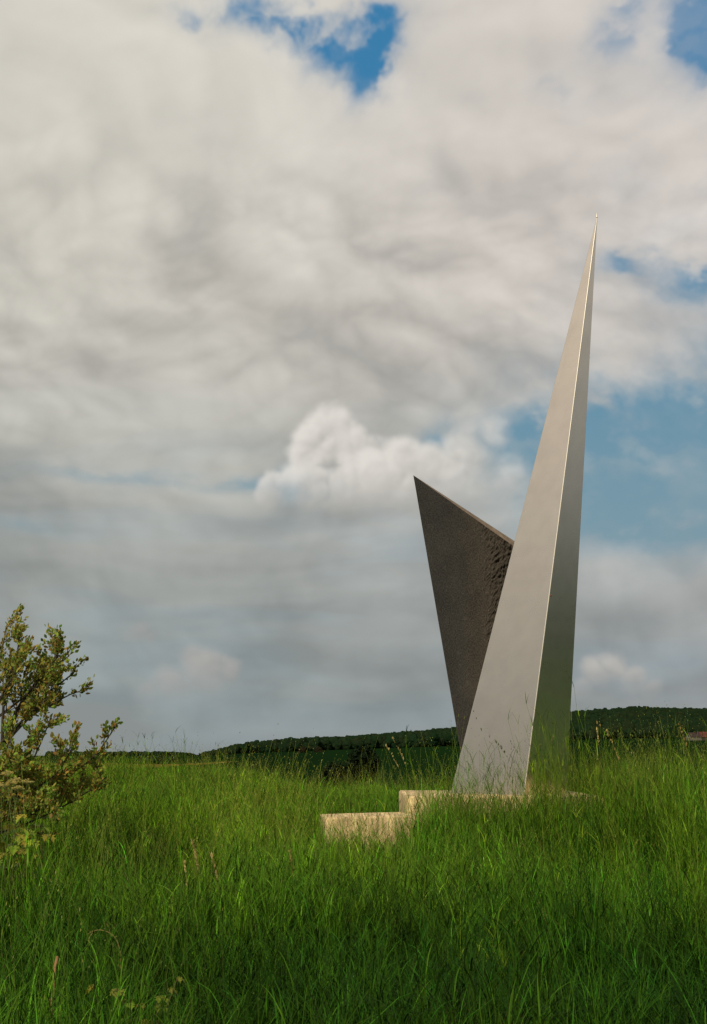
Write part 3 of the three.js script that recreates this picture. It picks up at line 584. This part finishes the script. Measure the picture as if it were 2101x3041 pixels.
seedStem('yellow grass head in the dark grass below the low block', 0.86, -8.6, -0.36, 0.1, Math.PI, [0.26, 0.23, 0.06], 9, 0.13, 213);

// dry stalks in the foreground
const dryMat = new THREE.MeshStandardMaterial({ color: new THREE.Color(0.24, 0.115, 0.035), roughness: 0.85 });
{
  const O = V(-1.25, ground(-1.25, -5.3), -5.3), s = tag(base('dry_stalk', O.toArray()), 'thick broken tan stalk leaning in the nearest grass', 'stalk');
  mesh('stem', tube([V(-1.24, 0, -5.25), V(-1.285, 0.27, -5.45), V(-1.323, 0.471, -5.62), V(-1.375, 0.60, -5.85), V(-1.405, 0.665, -6.02)].map((p) => p.sub(O)), 0.006, 0.0085, 7, 14), dryMat, s);
  mesh('broken_side_shoot', tube([V(-1.345, 0.53, -5.7), V(-1.375, 0.55, -5.68), V(-1.385, 0.585, -5.7)].map((p) => p.sub(O)), 0.007, 0.003, 6, 5), dryMat, s);
}
{
  const y = ground(-1.4, -6.8) - 0.07, s = tag(base('dry_stalk', [-1.30, y, -6.8]), 'thin bent straw lying over the grass tops', 'stalk');
  const sm = new THREE.MeshStandardMaterial({ color: new THREE.Color(0.20, 0.15, 0.04), roughness: 0.85 });
  mesh('stem', tube([V(0.06, 0.5, 0.02), V(0.05, 0.60, 0.02), V(0.02, 0.66, 0.02), V(-0.03, 0.69, 0.02), V(-0.09, 0.69, 0.0), V(-0.13, 0.67, 0)], 0.0024, 0.0018, 5, 16), sm, s);
  mesh('straw_leaf', tube([V(-0.09, 0.69, 0), V(-0.11, 0.66, 0.03), V(-0.115, 0.63, 0.04)], 0.004, 0.002, 4, 6), sm, s);
}

// ---------------------------------------------------------------- shrubs on the left
function leafCluster(b, R, p, dir, n, size, palette) {
  for (let i = 0; i < n; i++) {
    const a = V(R() - 0.5, R() - 0.35, R() - 0.5).addScaledVector(dir, 0.5).normalize(), s = size * (0.75 + 0.7 * R());
    const side = V(R() - 0.5, R() - 0.5, R() - 0.5).cross(a).normalize(), nn = a.clone().cross(side).normalize();
    const o = p.clone().addScaledVector(V(R() - 0.5, R() - 0.5, R() - 0.5), size * 1.6);
    const c = palette[(R() * palette.length) | 0].map((t) => t * (0.7 + 0.6 * R()));
    const P = (u, v, w) => { const q = o.clone().addScaledVector(a, u * s).addScaledVector(side, v * s).addScaledVector(nn, w * s); return b.v(q.x, q.y, q.z, c); };
    const r0 = P(0, 0, 0), m0 = P(0.5, 0, -0.10), tip = P(1.05, 0, -0.05), l = P(0.42, 0.30, 0.06), r = P(0.42, -0.30, 0.06), l2 = P(0.75, 0.22, 0.05), r2 = P(0.75, -0.22, 0.05);
    b.t(r0, l, m0); b.t(l, l2, m0); b.t(l2, tip, m0); b.t(r0, m0, r); b.t(r, m0, r2); b.t(r2, m0, tip);
  }
}
function shrub(name, label, category, O, trunkPts, limbs, seed, leafSize, palette, opts = {}) {
  const R = rng(seed), s = tag(base(name, O.toArray()), label, category), wood = [], twigs = [], leaves = new Build();
  wood.push(...trunkPts.map((q) => tube(q.map((p) => p.clone().sub(O)), opts.trunk ?? 0.05, opts.trunkTop ?? 0.03, 7)));
  const spray = (from, dir, len, depth, rad0) => {
    const n = 4, pts = [from.clone()], d = dir.clone();
    for (let i = 0; i < n; i++) { d.add(V(R() - 0.5, R() - 0.38, R() - 0.5).multiplyScalar(0.55)).normalize(); pts.push(pts[i].clone().addScaledVector(d, len / n)); }
    twigs.push(tube(pts, rad0, rad0 * 0.45, 4, 5));
    for (let i = 1; i <= n; i++) {
      const f = depth === 0 ? 1 : 0.7; if (R() < f) leafCluster(leaves, R, pts[i], d, (opts.leafN ?? 3) + ((R() * 5) | 0), leafSize, palette);
      if (depth > 0 && R() < 0.85) { const q = d.clone().add(V(R() - 0.5, R() - 0.4, R() - 0.5).multiplyScalar(1.8)).normalize(); spray(pts[i], q, len * (0.45 + 0.3 * R()), depth - 1, rad0 * 0.6); }
    }
  };
  for (const [pts, bare, len, depth = 1, per = 1] of limbs) {
    const P = pts.map((p) => p.clone().sub(O)), c = new THREE.CatmullRomCurve3(P);
    wood.push(tube(P, opts.limb ?? 0.02, 0.006, 5, 12));
    const L = c.getLength(), count = Math.ceil(L * (1 - bare) * 7 * per * (opts.more ?? 1));
    for (let i = 0; i < count; i++) { const t = bare + (1 - bare) * (i + R()) / count, p = c.getPointAt(clamp(t)), d = c.getTangentAt(clamp(t)).add(V(R() - 0.5, R() - 0.35, R() - 0.5).multiplyScalar(2.0)).normalize(); spray(p, d, len * (0.6 + 0.6 * R()) * lerp(1, 0.55, t), depth, 0.006); }
  }
  mesh('trunk', mergeGeometries(wood), barkMat, s); tag(mesh('twigs', mergeGeometries(twigs), barkMat, s), null, null, null, 'stuff'); tag(mesh('foliage', leaves.geo(), leafMat, s), null, null, null, 'stuff');
}
const BRONZE = [[0.24, 0.26, 0.036], [0.30, 0.29, 0.045], [0.17, 0.23, 0.03], [0.12, 0.17, 0.026], [0.33, 0.29, 0.05], [0.27, 0.19, 0.038]];
{
  const g = ground(-4.2, -11.6), O = V(-4.2, g, -11.6), F = V(-3.62, 1.42, -11.55);
  const W = (...q) => q.map((p) => V(...p));
  shrub('leafy_shrub', 'tall bronze-green leafy shrub with bare lower branches at the edge of the meadow', 'shrub', O,
    [[O.clone().setY(g - 0.1), V(-4.0, 0.95, -11.6), F], [O.clone().setY(g - 0.1), V(-4.3, 1.2, -11.7), V(-4.5, 2.0, -11.9)]],
    [
      [W([-3.62, 1.42, -11.55], [-3.29, 1.68, -11.5], [-3.05, 2.0, -11.45], [-2.84, 2.2, -11.4], [-2.63, 2.36, -11.4]), 0.45, 0.34, 1, 1.2],
      [W([-3.45, 1.55, -11.5], [-3.15, 1.86, -11.4], [-2.95, 2.0, -11.2], [-2.78, 2.12, -11.1]), 0.5, 0.26],
      [W([-3.29, 1.68, -11.5], [-3.14, 2.1, -11.6], [-2.95, 2.4, -11.65], [-2.80, 2.70, -11.7]), 0.35, 0.34, 1, 1.3],
      [W([-3.29, 1.68, -11.5], [-3.1, 2.05, -11.3], [-2.9, 2.3, -11.2], [-2.72, 2.52, -11.2]), 0.35, 0.34, 1, 1.3],
      [W([-3.4, 1.62, -11.5], [-3.3, 1.95, -11.2], [-3.15, 2.25, -11.1], [-3.0, 2.5, -11.1]), 0.35, 0.36, 1, 1.3],
      [W([-3.3, 1.68, -11.5], [-3.05, 1.98, -11.6], [-2.88, 2.1, -11.7], [-2.70, 2.2, -11.75]), 0.4, 0.28, 1, 1.2],
      [W([-3.29, 1.68, -11.5], [-3.26, 2.2, -11.4], [-3.15, 2.5, -11.3], [-3.12, 2.72, -11.3]), 0.35, 0.36, 1, 1.1],
      [W([-3.62, 1.42, -11.55], [-3.5, 2.1, -11.6], [-3.42, 2.5, -11.7], [-3.40, 2.84, -11.8]), 0.35, 0.40],
      [W([-3.55, 1.8, -11.5], [-3.3, 2.1, -11.9], [-3.0, 2.4, -12.1]), 0.3, 0.36],
      [W([-4.5, 2.0, -11.9], [-4.3, 2.6, -11.8], [-4.0, 3.2, -11.7]), 0.2, 0.5], [W([-4.5, 2.0, -11.9], [-4.7, 2.7, -12.0], [-4.7, 3.3, -11.9]), 0.2, 0.5],
      [W([-4.5, 2.0, -11.9], [-5.0, 2.4, -11.7], [-5.4, 2.8, -11.5]), 0.2, 0.5], [W([-4.4, 1.6, -11.8], [-5.0, 1.9, -12.1], [-5.6, 2.1, -12.2]), 0.2, 0.5],
      [W([-4.3, 1.4, -11.7], [-4.4, 1.9, -11.1], [-4.5, 2.4, -10.7]), 0.3, 0.45], [W([-4.4, 1.8, -11.8], [-4.2, 2.2, -12.4], [-4.0, 2.6, -12.7]), 0.3, 0.45],
    ], 311, 0.036, BRONZE, { trunk: 0.055, trunkTop: 0.03, limb: 0.017 });
  const g2 = ground(-3.3, -10.9), O2 = V(-3.3, g2, -10.9);
  shrub('low_shrub', 'low spreading shrub at the foot of the tall one, with one long twig reaching out', 'shrub', O2, [[O2.clone().setY(g2 - 0.1), V(-3.25, 0.9, -10.9), V(-3.15, 1.2, -10.9)]],
    [
      [W([-3.2, 1.0, -10.9], [-2.8, 1.32, -10.95], [-2.5, 1.46, -11.0], [-2.30, 1.62, -11.0], [-2.14, 1.86, -11.0]), 0.25, 0.20, 0, 1.5],
      [W([-3.2, 1.0, -10.9], [-2.95, 1.4, -11.0], [-2.85, 1.66, -11.1], [-2.76, 1.98, -11.2]), 0.2, 0.24, 1, 1.1],
      [W([-3.2, 1.0, -10.9], [-2.9, 1.25, -10.8], [-2.6, 1.45, -10.8], [-2.48, 1.66, -10.8]), 0.1, 0.26],
      [W([-3.2, 1.0, -10.9], [-3.1, 1.4, -10.8], [-3.0, 1.66, -10.8]), 0.1, 0.32], [W([-3.2, 0.9, -10.9], [-3.0, 1.3, -10.6], [-2.8, 1.5, -10.6]), 0.1, 0.32, 1, 1.3], [W([-3.2, 0.9, -10.9], [-2.85, 1.05, -10.6], [-2.6, 1.2, -10.5]), 0.1, 0.3],
      [W([-3.2, 0.9, -10.9], [-2.7, 1.1, -11.0], [-2.35, 1.30, -11.0], [-2.2, 1.42, -11.0]), 0.1, 0.26], [W([-3.2, 0.9, -10.9], [-3.5, 1.2, -10.7], [-3.7, 1.5, -10.6]), 0.1, 0.34],
    ], 322, 0.036, [...BRONZE, [0.20, 0.28, 0.03], [0.26, 0.32, 0.04], [0.18, 0.25, 0.03], [0.30, 0.17, 0.03]], { trunk: 0.03, trunkTop: 0.016, limb: 0.009, leafN: 5, more: 1.15 });
}

// white-flowered umbels
const petalMat = new THREE.MeshPhysicalMaterial({ vertexColors: true, roughness: 1, transmission: 0.3, thickness: 0, side: THREE.DoubleSide });
function lobedLeaf(b, o, dir, up, L, c) {                         // toothed, lobed leaf with a fold along its midrib
  const side = dir.clone().cross(up).normalize(), nn = side.clone().cross(dir).normalize();
  const prof = [[0, 0.02], [0.12, 0.30], [0.24, 0.17], [0.38, 0.48], [0.5, 0.20], [0.66, 0.36], [0.76, 0.14], [1, 0]];
  const P = (u, v) => { const q = o.clone().addScaledVector(dir, u * L).addScaledVector(side, v * L).addScaledVector(nn, (0.35 * Math.abs(v) - 0.25 * u * u) * L); return b.v(q.x, q.y, q.z, c); };
  for (const s of [-1, 1]) { let pm = null, pe = null; for (const [u, v] of prof) { const m = P(u, 0), e = P(u, s * v); if (pm !== null) { b.t(pm, m, pe); b.t(m, e, pe); } pm = m; pe = e; } }
}
function umbelPlant(label, x, z, tops, seed) {
  const R = rng(seed), y = ground(x, z), t = tag(base('umbel_plant', [x, y - 0.02, z]), label, 'wildflower');
  const sm = new THREE.MeshStandardMaterial({ color: new THREE.Color(0.07, 0.10, 0.02), roughness: 0.8 });
  const O = V(x, y, z), fork = V(0, (tops[0][1] - y) * 0.62, 0), stems = [tube([V(0, 0, 0), V(0.01, fork.y * 0.5, 0.01), fork], 0.006, 0.004, 6, 8)];
  for (const q of tops) { const p = V(...q).sub(O); stems.push(tube([fork, fork.clone().lerp(p, 0.5).add(V((p.x) * 0.15, -0.02, 0)), p.clone().add(V(0, -0.03, 0))], 0.0035, 0.002, 5, 6));
    const b = new Build(), rays = 12, rad0 = q[3] ?? 0.045;
    for (let k = 0; k < rays; k++) { const a = k / rays * 6.283 + R(), d = rad0 * (k === 0 ? 0 : Math.sqrt(0.25 + 0.75 * R())), c0 = p.clone().add(V(Math.cos(a) * d, 0.012 - 9 * d * d + 0.008 * (R() - 0.5), Math.sin(a) * d));
      stems.push(tube([p.clone().add(V(0, -0.03, 0)), p.clone().lerp(c0, 0.5).add(V(0, -0.012, 0)), c0], 0.0009, 0.0007, 3, 3));
      for (let f = 0; f < 11; f++) { const e = R() * 6.283, dd = 0.013 * Math.sqrt(R()), c1 = c0.clone().add(V(Math.cos(e) * dd, 0.012 * (R() - 0.3), Math.sin(e) * dd)), s = 0.005 + 0.002 * R(), m = 0.8 + 0.3 * R(), col = [0.86 * m, 0.76 * m, 0.33 * m];
        const ids = []; const cc = b.v(c1.x, c1.y + 0.0015, c1.z, col); for (let g = 0; g < 5; g++) { const w = g / 5 * 6.283 + e; ids.push(b.v(c1.x + Math.cos(w) * s, c1.y + Math.sin(w) * s * 0.55 * (R() + 0.2), c1.z + Math.sin(w) * s, col)); } for (let g = 0; g < 5; g++) b.t(cc, ids[g], ids[(g + 1) % 5]); } }
    mesh('flower_umbel', b.geo(), petalMat, t); }
  mesh('stem', mergeGeometries(stems), sm, t);
  for (let k = 0; k < 9; k++) { const l = new Build(), a = R() * 6.283, h = 0.15 + fork.y * 0.85 * R(); lobedLeaf(l, V(0, h, 0), V(Math.cos(a), 0.35, Math.sin(a)).normalize(), V(0, 1, 0), 0.16 + 0.08 * R(), [0.07 + 0.04 * R(), 0.11, 0.018]); mesh('leaf', l.geo(), leafMat, t); }
  uniquePartNames(t);
}
umbelPlant('cream-flowered umbel plant whose upper heads stand against the shrub', -2.60, -9.55, [[-2.66, 1.49, -9.5, 0.05], [-2.60, 1.445, -9.5, 0.05], [-2.51, 1.43, -9.5, 0.05]], 401);
umbelPlant('cream-flowered umbel plant with lower heads beside the yellow-green leaves', -2.62, -9.3, [[-2.645, 1.405, -9.3, 0.042], [-2.575, 1.425, -9.35, 0.045], [-2.52, 1.385, -9.3, 0.05]], 402);
umbelPlant('white umbel plant rising among the twigs of the low shrub', -2.80, -11.3, [[-2.735, 1.76, -11.3, 0.06]], 403);

// broad lobed leaves
function leafyPlant(label, x, z, h, spread, n, L, seed, palette) {
  const R = rng(seed), y = ground(x, z), t = tag(base('lobed_leaf_plant', [x, y - 0.02, z]), label, 'plant');
  const stems = [], sm = new THREE.MeshStandardMaterial({ color: new THREE.Color(0.09, 0.08, 0.02), roughness: 0.8 });
  for (let k = 0; k < n; k++) {
    const a = R() * 6.283, d = spread * Math.sqrt(R()), p = V(Math.cos(a) * d, h * (0.62 + 0.42 * R()), Math.sin(a) * d * 0.8);
    stems.push(tube([V(p.x * 0.2, 0, p.z * 0.2), V(p.x * 0.6, p.y * 0.7, p.z * 0.6), p], 0.003, 0.002, 4, 5));
    const c = palette[(R() * palette.length) | 0].map((q) => q * (0.75 + 0.5 * R()));
    const dir = V(Math.cos(a) + (R() - 0.5), -0.25 - 0.4 * R(), Math.sin(a) + 0.5 * R()).normalize(), l0 = L * (0.7 + 0.5 * R()), one = (d, l) => { const b = new Build(); lobedLeaf(b, p, d, V(0, 1, 0), l, c); mesh('leaf', b.geo(), leafMat, t); };
    one(dir, l0);
    for (const s of [-1, 1]) one(dir.clone().applyAxisAngle(V(0, 1, 0), s * 1.0), l0 * 0.75);
  }
  mesh('stem', mergeGeometries(stems), sm, t); uniquePartNames(t);
}
const YELLOWLEAF = [[0.30, 0.32, 0.03], [0.26, 0.30, 0.03], [0.20, 0.26, 0.025], [0.32, 0.27, 0.035]];
leafyPlant('yellow-green lobed-leaf plant under the cream umbels at the edge of the view', -2.52, -9.0, 0.92, 0.22, 26, 0.085, 501, YELLOWLEAF);
leafyPlant('yellow-green lobed-leaf plant between the cream umbels and the open grass', -2.34, -9.1, 0.98, 0.14, 14, 0.085, 502, YELLOWLEAF);
leafyPlant('low yellow-green lobed-leaf plant in the nearest grass', -0.92, -5.35, 0.76, 0.19, 20, 0.055, 503, YELLOWLEAF.map((c) => c.map((t) => t * 0.72)));

// ---------------------------------------------------------------- draw
const renderer = new THREE.WebGLRenderer({ antialias: true });
renderer.setSize(707, 1024);
renderer.shadowMap.enabled = true;
renderer.toneMapping = THREE.LinearToneMapping;
renderer.toneMappingExposure = EXPOSURE;
renderer.render(scene, camera);
